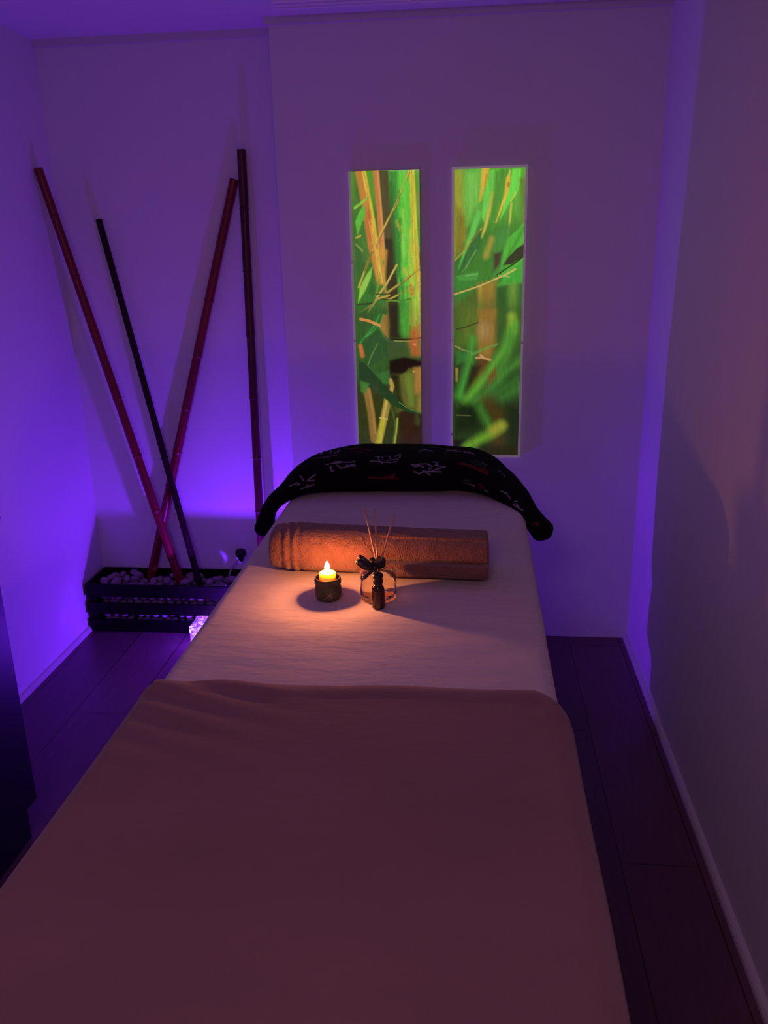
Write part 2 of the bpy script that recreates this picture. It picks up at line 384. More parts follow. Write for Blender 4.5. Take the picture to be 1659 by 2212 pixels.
# ------------------------------------------------------------------ rolled terracotta towel
towel_m = mat('terracotta_terry', (.21, .092, .066), .95, .1, noise=(30, (.27, .12, .085), (1, 1, 1)), bump=[(55, .7, .010, (1, 1, 1)), (300, .9, .005, (1, 1, 1))])
towel_m.node_tree.nodes['Principled BSDF'].inputs['Sheen Weight'].default_value = .3
tx = np.linspace(-.470, .034, 150)
cyc, R0 = 1.862, .054
def towel_section(x, n=220):
    s = (x+.470)/.504
    endl = np.clip((x+.470)/.070, 0, 1)
    a = np.linspace(0, 2*np.pi, n, endpoint=False)              # 0 = towards the viewer, pi/2 = top
    ry = .068*(.80+.20*endl**.5); rz = (.0535-.0055*s)*(.84+.16*endl**.5)
    e = .85
    y = -np.sign(np.cos(a))*np.abs(np.cos(a))**e*ry; z = np.sign(np.sin(a))*np.abs(np.sin(a))**e*rz
    # the loose end of the towel: a lower lip in front, growing to the right
    lip = np.clip((x+.235)/.05, 0, 1)
    low = (a > 1.60*np.pi) | (a < .0)
    k = np.clip((a-1.62*np.pi)/.05, 0, 1)*lip
    y = y - k*.021*np.clip((2*np.pi-a)/.04, 0, 1)**.3
    y = y + lip*.010*np.clip(1-a/.12, 0, 1)
    front = (a < .35*np.pi)
    z = z - lip*.004*front
    band = .0023*(-np.exp(-((x+.4415)/.0045)**2) + np.exp(-((x+.431)/.005)**2) - np.exp(-((x+.4205)/.0045)**2) + np.exp(-((x+.410)/.005)**2) - .8*np.exp(-((x+.399)/.005)**2))
    rr = 1+band/.06 + .018*vnoise(np.full(n, x*9+10), a*2.1+10, 11) + .010*vnoise(np.full(n, x*30+10), a*5+10, 12)
    zc = TOP+.004+rz + .006*np.exp(-((x+.47)/.05)**2)
    return np.stack([np.full(n, x), cyc + y*rr + .016*(s-.5)*-1, np.maximum(zc+z*rr, TOP+.0035)], -1)
rows = [towel_section(x) for x in tx]
def endcap(row, x, k): c = row.mean(0); c = np.array([x, c[1], c[2]]); r = c+(row-c)*k; r[:, 0] = x; return r
lft = [endcap(rows[0], -.470-.006*math.sin(t), math.cos(t)*.995+.005) for t in (1.5, 1.2, .9, .6, .3)]
rgt = [endcap(rows[-1], .034+.006*math.sin(t), math.cos(t)*.995+.005) for t in (.3, .6, .9, 1.2, 1.5)]
VT = np.stack(lft+rows+rgt)
nr, nc = VT.shape[:2]; idx = np.arange(nr*nc).reshape(nr, nc); nx = np.roll(idx, -1, 1)
F = np.stack([idx[:-1], nx[:-1], nx[1:], idx[1:]], -1).reshape(-1, 4).tolist() + [idx[0].tolist(), idx[-1][::-1].tolist()]
me = bpy.data.meshes.new('rolled_towel'); me.from_pydata(VT.reshape(-1, 3).tolist(), [], F); me.update()
bm = bmesh.new(); bm.from_mesh(me); bmesh.ops.recalc_face_normals(bm, faces=bm.faces); bm.to_mesh(me); bm.free()
me.polygons.foreach_set('use_smooth', [True]*len(me.polygons)); me.set_sharp_from_angle(angle=math.radians(42))
tw = tag(link('rolled_towel', me, towel_m), 'rolled terracotta towel lying across the cream sheet behind the candle', 'towel')

# ------------------------------------------------------------------ candle, jar, bottle, diffuser on the sheet
ZT = TOP+.002
clay = mat('green_brown_clay', (.055, .060, .028), .62, .3, noise=(45, (.10, .10, .05), (1, 1, 1)), bump=[(120, .4, .002, (1, 1, 1))])
scratch = mat('pale_scratched_clay', (.32, .27, .20), .8, .2)
JX, JY = -.312, 1.692
jar = tag(empty('candle_jar', (JX, JY, ZT)), 'small green brown clay jar holding the lit candle', 'jar')
prof = [(0, 0), (.022, 0), (.0255, .002), (.0285, .008), (.0292, .018), (.0285, .028), (.0270, .033), (.0272, .0345), (.0290, .037), (.0292, .044), (.0280, .0495), (.0265, .0505), (.0245, .0495), (.0235, .046), (.0235, .012), (.022, .010), (0, .010)]
obj('body', lathe(prof, 48, wob=lambda a, z: 1+.012*math.sin(3*a+1)+.01*math.sin(5*a+z*90)), clay, jar, True)
bm = bmesh.new()
for pts in ([(.3, .010), (.0, .024)], [(-.12, .013), (.10, .017), (.34, .021)], [(.16, .024), (.30, .022), (.24, .016), (.40, .012)], [(-.3, .008), (-.15, .011)]):
    tube([((.0292)*math.sin(a+.12), -.0292*math.cos(a+.12), z) for a, z in catmull(pts, 5)], .0008, 6, bm)
obj('scratched_mark', bm, scratch, jar)
wax = mat('ivory_wax', (.80, .66, .16), .5, .3, **{'Subsurface Weight': 1.0, 'Subsurface Radius': (.02, .015, .004), 'Subsurface Scale': .9})
cd = tag(empty('candle', (JX, JY, ZT+.0102)), 'short ivory candle burning in the clay jar', 'candle')
obj('wax', lathe([(0, 0), (.0175, 0), (.0185, .001), (.0188, .010), (.0186, .046), (.0178, .0500), (.0160, .0512), (.0130, .0500), (.0060, .0470), (0, .0462)], 40), wax, cd, True)
obj('wick', tube([(0, 0, .045), (.0004, 0, .050), (.0016, 0, .0545), (.0030, -.0004, .0575)], [.0009, .0009, .0008, .0006], 8), mat('burnt_wick', (.02, .012, .008), .9), cd, True)
fm = bpy.data.materials.new('candle_flame'); fm.use_nodes = True; nt = fm.node_tree; nt.nodes.clear()
o_ = nt.nodes.new('ShaderNodeOutputMaterial'); ad = nt.nodes.new('ShaderNodeAddShader'); tr = nt.nodes.new('ShaderNodeBsdfTransparent'); em = nt.nodes.new('ShaderNodeEmission')
em.inputs[0].default_value = (1, .80, .42, 1); em.inputs[1].default_value = 3.2
nt.links.new(tr.outputs[0], ad.inputs[0]); nt.links.new(em.outputs[0], ad.inputs[1]); nt.links.new(ad.outputs[0], o_.inputs[0])
fl = obj('flame', lathe([(0, .0520), (.0024, .0530), (.0048, .0560), (.0060, .0600), (.0060, .0640), (.0048, .0690), (.0028, .0735), (.0010, .0765), (0, .0778)], 24), fm, cd, True)
cl = bpy.data.lights.new('candle_light', 'POINT'); cl.energy = CANDLE['e']; cl.color = CANDLE['col']; cl.shadow_soft_size = .006
clo = bpy.data.objects.new('candle_light', cl); clo.location = (0, 0, .066); COL.objects.link(clo); clo.parent = cd

def glass(name, col, rough=.02, ior=1.45):
    m = bpy.data.materials.new(name); m.use_nodes = True; b = m.node_tree.nodes['Principled BSDF']
    b.inputs['Base Color'].default_value = (*col, 1); b.inputs['Roughness'].default_value = rough; b.inputs['Transmission Weight'].default_value = 1; b.inputs['IOR'].default_value = ior
    return m
# amber bottle in front of the diffuser
ab = tag(empty('amber_bottle', (-.1965, 1.648, ZT)), 'small dark amber bottle with a black cap standing in front of the reed diffuser', 'bottle')
obj('bottle_body', lathe([(0, .001), (.0110, 0), (.0132, .0015), (.0138, .004), (.0138, .040), (.0134, .044), (.0115, .0495), (.0088, .0530), (.0078, .0550), (.0078, .0600), (0, .0600)], 40), mat('dark_amber_glass', (.030, .007, .004), .08, .6), ab, True)
obj('cap', lathe([(0, .0560), (.0100, .0560), (.0104, .0570), (.0106, .0640), (.0098, .0660), (.0092, .0672), (.0112, .0700), (.0120, .0735), (.0108, .0775), (.0070, .0800), (0, .0808)], 32, wob=lambda a, z: 1+.03*math.cos(12*a)*(z < .066)), mat('black_cap_rubber', (.008, .007, .008), .45, .4), ab, True)

# reed diffuser
DX, DY = -.2025, 1.703
df = tag(empty('reed_diffuser', (DX, DY, ZT)), 'round clear glass reed diffuser bottle with a dark bow tied round its neck', 'diffuser')
clear = glass('clear_glass', (.96, .96, .93), .02, 1.28)
obj('glass_body', lathe([(0, .001), (.034, 0), (.0385, .001), (.0402, .004), (.0402, .058), (.0395, .062), (.0375, .0645), (.030, .066), (.0165, .0675), (.0140, .0700), (.0135, .0880),
                         (.0110, .0880), (.0110, .0690), (.0150, .0645), (.030, .0630), (.0350, .0610), (.0372, .056), (.0372, .010), (.0350, .0075), (0, .0070)], 56), clear, df, True)
obj('oil', lathe([(0, .0076), (.0345, .0080), (.0366, .0105), (.0366, .052), (0, .052)], 48), glass('pale_oil', (.95, .86, .72), .0, 1.14), df, True)
dark = mat('dark_brown_leather', (.022, .014, .012), .38, .5, bump=[(90, .4, .002, (1, 1, 1))])
obj('neck_collar', lathe([(.0138, .074), (.0165, .0735), (.0175, .077), (.0172, .083), (.0180, .0860), (.0172, .0895), (.0140, .0900), (.0138, .0895), (.0138, .0745)], 36), dark, df, True)
bow = None
def ribbon(pts, w, th=.0016, roll=0):
    """a flat strip of leather along points, w wide"""
    pts = catmull(pts, 8); bm = bmesh.new(); rings = []
    for i, p in enumerate(pts):
        t = Vector(pts[min(i+1, len(pts)-1)]) - Vector(pts[max(i-1, 0)]); t.normalize()
        side = t.cross(Vector((math.sin(roll), -math.cos(roll)*.8, .6))); side.normalize(); n = side.cross(t)
        ww_ = w*(1 if 0 < i < len(pts)-1 else .6)
        rings.append([bm.verts.new(Vector(p)+side*a*ww_+n*b*th) for a, b in ((-1, -.5), (-.6, -1), (.6, -1), (1, -.5), (1, .5), (.6, 1), (-.6, 1), (-1, .5))])
    for A, B in zip(rings, rings[1:]):
        for i in range(8): bm.faces.new((A[i], A[(i+1) % 8], B[(i+1) % 8], B[i]))
    bm.faces.new(rings[0][::-1]); bm.faces.new(rings[-1]); return bm
obj('bow_loop', ribbon([(-.006, -.017, .080), (-.016, -.022, .088), (-.028, -.022, .098), (-.036, -.018, .101), (-.033, -.015, .094), (-.022, -.016, .086), (-.010, -.018, .080)], .0045), dark, df, True)
obj('bow_loop', ribbon([(-.006, -.018, .078), (-.018, -.026, .082), (-.031, -.028, .090), (-.040, -.025, .093), (-.038, -.021, .086), (-.026, -.021, .077), (-.010, -.019, .074)], .0045), dark, df, True)
obj('bow_tail', ribbon([(-.004, -.019, .077), (-.002, -.026, .068), (.000, -.032, .060), (.004, -.038, .054)], .0042), dark, df, True)
obj('bow_tail', ribbon([(-.006, -.019, .076), (-.014, -.026, .068), (-.022, -.032, .062), (-.028, -.035, .058)], .0040), dark, df, True)
obj('knot', lathe([(0, -.006), (.005, -.005), (.0075, 0), (.0065, .004), (0, .006)], 20, wob=lambda a, z: 1+.12*math.sin(3*a)), dark, df, True).location = (-.004, -.018, .078)
reed_m = mat('reed_wood', (.60, .36, .23), .7, .2, noise=(200, (.50, .28, .17), (1, 1, .1)))
for lab, top in (('leftmost reed stick in the diffuser, leaning slightly left', (-.0245, 0, .2015)), ('middle reed stick in the diffuser, almost upright', (-.0040, .0015, .2025)), ('rightmost reed stick in the diffuser, leaning right', (.0385, 0, .1925))):
    t = Vector((DX, DY, ZT)) + Vector(top)
    b = Vector((DX, DY, ZT)) + Vector((-.20*top[0] + (.002 if top[0] < -.01 else 0), {-.0245: -.003, -.004: .004, .0385: 0.0}[top[0]], .036))
    L = (t-b).length; tag_o = obj('reed_stick', tube([(0, 0, 0), (0, 0, L*.5), (0, 0, L)], .0021, 10), reed_m, None, True)
    tag_o.location = b; tag_o.rotation_mode = 'QUATERNION'; tag_o.rotation_quaternion = (t-b).to_track_quat('Z', 'Y')
    tag(tag_o, lab, 'reed stick', 'reeds in the diffuser')

# ------------------------------------------------------------------ bamboo pictures on the main wall
PRINT_L = [
 ('p',[(-26,-37),(266,-29),(265,151),(-33,144)],(92,150,54),60),
 ('p',[(-32,124),(265,131),(263,540),(-47,536)],(62,118,46),80),
 ('p',[(11,-1),(38,-1),(46,106),(66,300),(1,299)],(76,120,56),12),
 ('p',[(220,1),(249,1),(247,263),(230,263)],(98,160,66),8),
 ('l',[(229,75),(236,150)],(120,150,70),6.4,6.4,8),
 ('l',[(240,166),(235,263)],(70,150,60),6.0,6.0,6),
 ('p',[(95,-1),(137,0),(162,221),(169,513),(116,512),(111,219)],(84,80,54),5),
 ('p',[(111,219),(150,220),(162,513),(116,512)],(58,54,36),8),
 ('p',[(131,0),(199,2),(214,222),(215,513),(164,513),(152,302),(138,140)],(94,196,70),5),
 ('p',[(131,0),(158,1),(162,221),(168,385),(152,302),(136,140)],(66,140,62),7),
 ('l',[(136,41),(142,180),(152,343)],(54,100,50),4.7,4.7,8),
 ('l',[(155,164),(157,178)],(180,180,70),4.7,4.7,4),
 ('l',[(163,176),(166,190)],(180,180,70),4.7,4.7,4),
 ('l',[(182,327),(185,341)],(180,180,70),4.7,4.7,4),
 ('l',[(206,157),(208,171)],(180,180,70),4.7,4.7,4),
 ('l',[(178,319),(180,333)],(180,180,70),4.7,4.7,4),
 ('p',[(198,4),(215,0),(226,222),(238,514),(201,513),(195,344),(197,197),(210,149),(203,62)],(186,188,62),5),
 ('l',[(213,2),(223,222),(234,509)],(214,206,70),3.4,3.4,3),
 ('p',[(196,378),(233,378),(238,514),(199,513)],(168,150,62),10),
 ('l',[(204,407),(205,466)],(190,96,44),3.0,3.0,6),
 ('l',[(200,378),(201,390)],(170,110,50),3.4,3.4,3),
 ('l',[(85,1),(95,131),(104,272)],(196,128,78),8.6,8.6,4),
 ('l',[(93,1),(102,131),(109,260)],(216,150,96),2.6,2.6,3),
 ('l',[(30,1),(50,106),(68,243),(95,363),(111,512)],(190,130,66),14.2,14.2,5),
 ('l',[(45,1),(65,110),(83,235),(106,376),(117,512)],(218,196,72),6.4,6.4,4),
 ('l',[(54,130),(68,219)],(186,104,60),9.5,9.5,9),
 ('p',[(68,219),(119,260),(108,368),(82,359)],(196,148,70),8),
 ('l',[(11,117),(29,105),(58,84)],(130,196,74),4.3,4.3,2),
 ('p',[(51,106),(45,145),(22,193),(18,206),(11,161),(28,125)],(96,186,70),3),
 ('p',[(10,213),(30,259),(40,312),(9,383)],(60,104,54),8),
 ('l',[(12,236),(33,259)],(130,160,80),3.0,3.0,2),
 ('l',[(12,215),(28,208)],(180,170,80),3.0,3.0,2),
 ('l',[(199,2),(173,62),(156,104),(130,149),(103,195),(67,263),(39,325),(16,381)],(196,168,84),3.2,3.2,1.2),
 ('l',[(202,8),(176,64),(132,152),(106,199),(70,266)],(120,94,48),1.1,1.1,1),
 ('l',[(67,263),(39,325)],(120,110,50),2.8,2.8,2),
 ('p',[(42,383),(117,368),(118,512),(7,511),(14,447)],(60,120,52),8),
 ('p',[(67,311),(61,346),(42,388),(12,436),(20,383),(43,342)],(140,196,84),3),
 ('l',[(106,293),(76,413)],(110,150,60),3.0,3.0,3),
 ('p',[(60,363),(73,376),(67,418),(50,400)],(50,100,44),5),
 ('l',[(76,422),(117,368),(152,308)],(190,170,90),3.4,3.4,1.2),
 ('l',[(116,401),(177,361),(234,318)],(176,150,76),3.4,3.4,1.2),
 ('l',[(118,406),(177,366),(234,322)],(96,80,40),1.1,1.1,1),
 ('l',[(120,426),(177,398),(243,361)],(180,160,76),3.2,3.2,1.2),
 ('l',[(74,419),(115,425),(176,429),(243,412)],(56,62,34),2.1,2.1,1.2),
 ('l',[(124,429),(176,431)],(110,176,80),1.5,1.5,1.2),
 ('l',[(76,405),(116,406)],(80,66,36),1.9,1.9,1),
 ('l',[(9,441),(76,436)],(50,56,34),3.0,3.0,2),
 ('l',[(124,410),(80,422),(49,464),(25,509)],(186,156,80),3.2,3.2,1.2),
 ('l',[(76,433),(17,468)],(150,150,76),2.6,2.6,1.2),
 ('l',[(106,439),(74,507)],(100,110,56),3.0,3.0,2),
 ('p',[(-17,450),(124,452),(122,661),(114,723),(-27,732)],(52,92,44),34),
 ('l',[(14,576),(60,516),(81,477)],(44,104,52),2.8,2.8,2),
 ('l',[(18,572),(70,514),(88,477)],(62,150,66),2.8,2.8,2),
 ('l',[(22,567),(80,512),(95,477)],(44,104,52),2.8,2.8,2),
 ('l',[(25,563),(90,511),(102,478)],(62,150,66),2.8,2.8,2),
 ('l',[(29,559),(99,509),(109,478)],(44,104,52),2.8,2.8,2),
 ('l',[(33,554),(109,508),(116,478)],(62,150,66),2.8,2.8,2),
 ('p',[(101,477),(121,478),(121,564),(104,546),(87,525)],(150,120,60),5),
 ('p',[(82,520),(104,555),(121,571),(120,621),(70,647),(43,660),(18,620),(21,581)],(46,86,46),4),
 ('l',[(79,577),(53,625),(41,658)],(110,140,80),1.5,1.5,2),
 ('l',[(83,516),(104,555),(119,571)],(70,120,60),2.1,2.1,2),
 ('l',[(19,491),(48,497),(88,514)],(206,142,78),4.7,4.7,1.5),
 ('l',[(16,585),(23,621)],(178,112,52),7.3,7.3,4),
 ('l',[(7,647),(47,665)],(96,120,80),1.7,1.7,2),
 ('p',[(119,439),(170,440),(166,564),(121,564)],(44,40,28),14),
 ('p',[(163,427),(203,428),(200,552),(175,560),(162,538)],(72,156,56),16),
 ('p',[(201,428),(246,428),(245,565),(200,565)],(160,130,58),10),
 ('p',[(121,560),(242,561),(241,631),(120,630)],(60,84,46),8),
 ('p',[(188,565),(242,565),(241,622),(200,622)],(134,116,54),14),
 ('l',[(128,562),(192,564),(239,557)],(30,24,16),1.9,1.9,1.2),
 ('l',[(139,569),(192,571),(239,565)],(150,150,84),1.5,1.5,1.2),
 ('l',[(210,543),(214,561)],(178,84,44),8.6,8.6,22),
 ('l',[(208,578),(213,595),(216,613)],(190,84,50),7.3,7.3,14),
 ('l',[(210,580),(215,584)],(220,140,100),3.0,3.0,3),
 ('p',[(120,639),(174,626),(244,644),(244,670),(218,666),(173,683),(163,706),(119,705)],(26,18,14),6),
 ('p',[(119,687),(173,688),(191,668),(231,664),(244,662),(243,837),(134,837)],(92,96,44),7),
 ('p',[(119,683),(155,688),(158,759),(171,814),(130,787)],(40,36,24),10),
 ('p',[(209,666),(244,662),(244,760),(212,760)],(160,118,64),10),
 ('p',[(173,688),(208,683),(207,805),(189,805)],(104,124,50),10),
 ('l',[(230,760),(230,823)],(130,120,56),8.6,8.6,10),
 ('p',[(143,832),(171,819),(243,835),(242,971),(141,972)],(50,32,24),6),
 ('l',[(220,837),(219,869)],(60,66,40),8.6,8.6,8),
 ('p',[(-26,705),(145,723),(150,995),(-36,996)],(50,58,28),30),
 ('l',[(32,723),(48,823),(58,930)],(134,106,56),13.3,13.3,5),
 ('l',[(43,741),(57,832),(62,906)],(160,128,66),3.4,3.4,4),
 ('l',[(122,710),(129,732),(117,777)],(176,146,84),7.3,7.3,3),
 ('l',[(116,759),(97,846),(70,958)],(150,134,60),13.3,13.3,3),
 ('l',[(94,855),(72,958)],(176,170,58),8.6,8.6,4),
 ('l',[(80,848),(109,853)],(196,184,110),2.1,2.1,1.5),
 ('l',[(108,782),(94,846)],(190,168,96),3.9,3.9,4),
 ('l',[(119,787),(138,869),(127,958)],(70,92,44),3.0,3.0,2),
 ('l',[(146,851),(140,906),(131,958)],(150,164,66),3.2,3.2,2),
 ('p',[(8,638),(30,647),(61,683),(113,737),(153,782),(189,814),(243,833),(243,836),(189,829),(135,805),(90,768),(50,741),(10,714)],(36,64,38),3),
 ('p',[(69,687),(119,674),(118,723),(96,723)],(56,110,56),5),
 ('l',[(153,791),(189,816),(243,835)],(96,130,70),1.3,1.3,1.5),
 ('p',[(12,711),(46,723),(27,759),(13,750)],(66,120,54),6),
 ('l',[(163,240),(167,295)],(60,128,52),1.8,0.4,6),
 ('l',[(137,8),(143,97)],(60,128,52),1.2,0.4,6),
 ('l',[(211,208),(219,301)],(110,205,76),1.8,0.4,6),
 ('l',[(160,281),(166,378)],(60,128,52),2.0,0.4,6),
 ('l',[(177,31),(183,114)],(110,205,76),1.3,0.4,6),
 ('l',[(158,386),(162,451)],(60,128,52),2.2,0.4,6),
 ('l',[(208,413),(212,471)],(110,205,76),1.5,0.4,6),
 ('l',[(222,393),(225,427)],(150,206,90),1.2,0.4,6),
 ('l',[(208,193),(214,268)],(110,205,76),1.6,0.4,6),
 ('l',[(167,155),(172,226)],(60,128,52),2.2,0.4,6),
 ('l',[(206,416),(213,515)],(110,205,76),1.9,0.4,6),
 ('l',[(167,384),(174,491)],(60,128,52),1.7,0.4,6),
 ('l',[(184,94),(191,184)],(110,205,76),1.3,0.4,6),
 ('l',[(160,381),(167,490)],(60,128,52),2.1,0.4,6),
 ('l',[(163,67),(166,114)],(60,128,52),2.2,0.4,6),
 ('l',[(152,272),(154,300)],(60,128,52),1.4,0.4,6),
 ('l',[(222,440),(227,509)],(110,205,76),1.3,0.4,6),
 ('l',[(154,265),(156,292)],(60,128,52),1.5,0.4,6),
 ('l',[(176,70),(178,97)],(110,205,76),1.3,0.4,6),
 ('l',[(224,402),(229,459)],(110,205,76),1.6,0.4,6),
 ('l',[(192,264),(197,335)],(110,205,76),2.3,0.4,6),
 ('l',[(178,190),(183,273)],(150,206,90),1.3,0.4,6),
 ('l',[(212,231),(217,300)],(150,206,90),1.5,0.4,6),
 ('l',[(170,12),(175,83)],(110,205,76),0.9,0.4,6),
 ('l',[(187,206),(193,286)],(110,205,76),1.9,0.4,6),
 ('l',[(180,13),(182,41)],(110,205,76),2.3,0.4,6),
 ('l',[(161,201),(166,274)],(60,128,52),1.4,0.4,6),
 ('l',[(163,163),(168,235)],(60,128,52),1.4,0.4,6),
 ('l',[(182,15),(187,83)],(110,205,76),1.3,0.4,6),
 ('l',[(170,358),(173,403)],(60,128,52),1.5,0.4,6),
 ('l',[(180,47),(183,96)],(110,205,76),2.1,0.4,6),
 ('l',[(186,382),(189,421)],(60,128,52),1.8,0.4,6),
 ('l',[(203,200),(207,242)],(150,206,90),1.7,0.4,6),
 ('l',[(168,359),(174,455)],(60,128,52),1.3,0.4,6),
 ('l',[(205,285),(212,377)],(110,205,76),1.1,0.4,6),
 ('l',[(174,353),(177,401)],(60,128,52),1.5,0.4,6),
 ('l',[(171,181),(178,280)],(150,206,90),0.9,0.4,6),
 ('l',[(223,394),(231,503)],(110,205,76),2.3,0.4,6),
 ('l',[(198,99),(205,183)],(110,205,76),1.9,0.4,6),
 ('l',[(174,128),(178,179)],(150,206,90),1.0,0.4,6),
 ('l',[(178,127),(185,216)],(150,206,90),2.2,0.4,6),
 ('l',[(207,414),(214,516)],(110,205,76),1.7,0.4,6),
 ('l',[(154,331),(156,370)],(60,128,52),1.9,0.4,6),
 ('l',[(178,183),(185,283)],(110,205,76),1.4,0.4,6),
 ('l',[(174,385),(178,450)],(60,128,52),1.4,0.4,6),
 ('l',[(160,236),(166,328)],(60,128,52),2.0,0.4,6),
 ('l',[(218,360),(226,454)],(150,206,90),1.8,0.4,6),
 ('l',[(188,25),(192,70)],(110,205,76),1.7,0.4,6),
 ('l',[(173,209),(179,297)],(150,206,90),0.9,0.4,6),
 ('l',[(144,56),(146,85)],(60,128,52),2.1,0.4,6),
 ('l',[(152,221),(155,271)],(60,128,52),1.4,0.4,6),
 ('l',[(192,260),(196,314)],(150,206,90),1.4,0.4,6),
 ('l',[(156,245),(161,329)],(60,128,52),1.0,0.4,6),
 ('l',[(154,164),(159,237)],(60,128,52),1.4,0.4,6),
 ('l',[(204,276),(208,337)],(110,205,76),1.6,0.4,6),
 ('l',[(190,186),(196,267)],(110,205,76),1.2,0.4,6),
 ('l',[(188,309),(190,340)],(110,205,76),1.5,0.4,6),
 ('l',[(220,420),(225,477)],(110,205,76),2.0,0.4,6),
 ('l',[(162,205),(165,239)],(60,128,52),1.9,0.4,6),
 ('l',[(215,354),(222,435)],(110,205,76),1.7,0.4,6),
 ('l',[(208,249),(208,282)],(214,206,76),1.1,0.4,5),
 ('l',[(214,223),(217,297)],(196,160,60),1.8,0.4,5),
 ('l',[(203,14),(206,104)],(214,206,76),0.9,0.4,5),
 ('l',[(207,204),(209,287)],(170,176,58),1.5,0.4,5),
 ('l',[(214,19),(218,104)],(196,160,60),1.4,0.4,5),
 ('l',[(211,235),(212,275)],(196,160,60),0.9,0.4,5),
 ('l',[(213,239),(216,333)],(214,206,76),1.9,0.4,5),
 ('l',[(219,192),(223,276)],(170,176,58),1.1,0.4,5),
 ('l',[(227,401),(230,478)],(214,206,76),1.3,0.4,5),
 ('l',[(215,397),(218,495)],(214,206,76),1.3,0.4,5),
 ('l',[(219,246),(224,347)],(196,160,60),1.4,0.4,5),
 ('l',[(228,383),(230,428)],(214,206,76),1.4,0.4,5),
 ('l',[(219,297),(223,401)],(196,160,60),1.6,0.4,5),
 ('l',[(206,114),(207,160)],(196,160,60),1.4,0.4,5),
 ('l',[(236,363),(240,437)],(170,176,58),1.6,0.4,5),
 ('l',[(227,252),(231,328)],(170,176,58),1.8,0.4,5),
 ('l',[(209,114),(211,204)],(214,206,76),1.0,0.4,5),
 ('l',[(210,137),(213,225)],(214,206,76),1.3,0.4,5),
 ('l',[(225,298),(228,346)],(196,160,60),1.8,0.4,5),
 ('l',[(225,236),(229,304)],(196,160,60),0.9,0.4,5),
 ('l',[(234,333),(240,433)],(214,206,76),1.4,0.4,5),
 ('l',[(207,100),(209,184)],(196,160,60),0.9,0.4,5),
 ('l',[(207,108),(209,204)],(170,176,58),1.0,0.4,5),
 ('l',[(223,286),(224,322)],(170,176,58),1.0,0.4,5),
 ('l',[(203,79),(203,117)],(214,206,76),1.0,0.4,5),
 ('l',[(216,390),(217,426)],(170,176,58),1.5,0.4,5),
 ('l',[(46,6),(54,53)],(176,116,58),1.1,0.4,4),
 ('l',[(66,219),(77,288)],(176,116,58),1.1,0.4,4),
 ('l',[(49,43),(56,87)],(226,200,90),1.1,0.4,4),
 ('l',[(68,179),(75,224)],(226,200,90),1.7,0.4,4),
 ('l',[(80,263),(91,334)],(176,116,58),1.4,0.4,4),
 ('l',[(97,323),(109,398)],(206,150,76),1.5,0.4,4),
 ('l',[(89,229),(98,288)],(206,150,76),1.4,0.4,4),
 ('l',[(45,23),(52,68)],(226,200,90),1.3,0.4,4),
 ('l',[(69,220),(79,283)],(206,150,76),1.0,0.4,4),
 ('l',[(76,155),(82,192)],(226,200,90),0.8,0.4,4),
 ('l',[(76,245),(86,308)],(226,200,90),1.0,0.4,4),
 ('l',[(60,164),(71,235)],(226,200,90),0.7,0.4,4),
 ('l',[(87,257),(97,317)],(226,200,90),1.1,0.4,4),
 ('l',[(47,93),(52,127)],(206,150,76),0.7,0.4,4),
 ('l',[(55,85),(66,154)],(176,116,58),1.6,0.4,4),
 ('l',[(76,153),(88,224)],(206,150,76),1.0,0.4,4),
 ('l',[(56,40),(63,85)],(206,150,76),1.4,0.4,4),
 ('l',[(92,311),(99,350)],(226,200,90),0.8,0.4,4),
 ('l',[(80,253),(91,327)],(226,200,90),0.8,0.4,4),
 ('l',[(91,293),(102,367)],(226,200,90),1.2,0.4,4),
 ('l',[(54,70),(61,114)],(176,116,58),0.7,0.4,4),
 ('l',[(97,305),(110,386)],(176,116,58),1.0,0.4,4),
 ('l',[(68,106),(77,162)],(226,200,90),1.4,0.4,4),
 ('l',[(83,294),(92,351)],(226,200,90),0.8,0.4,4),
 ('l',[(51,39),(61,106)],(206,150,76),1.2,0.4,4),
 ('l',[(67,157),(73,198)],(226,200,90),0.9,0.4,4),
 ('l',[(99,317),(112,398)],(206,150,76),1.3,0.4,4),
 ('l',[(101,305),(107,345)],(206,150,76),1.3,0.4,4),
 ('l',[(50,122),(57,166)],(206,150,76),1.2,0.4,4),
 ('l',[(48,116),(56,164)],(176,116,58),1.4,0.4,4),
]
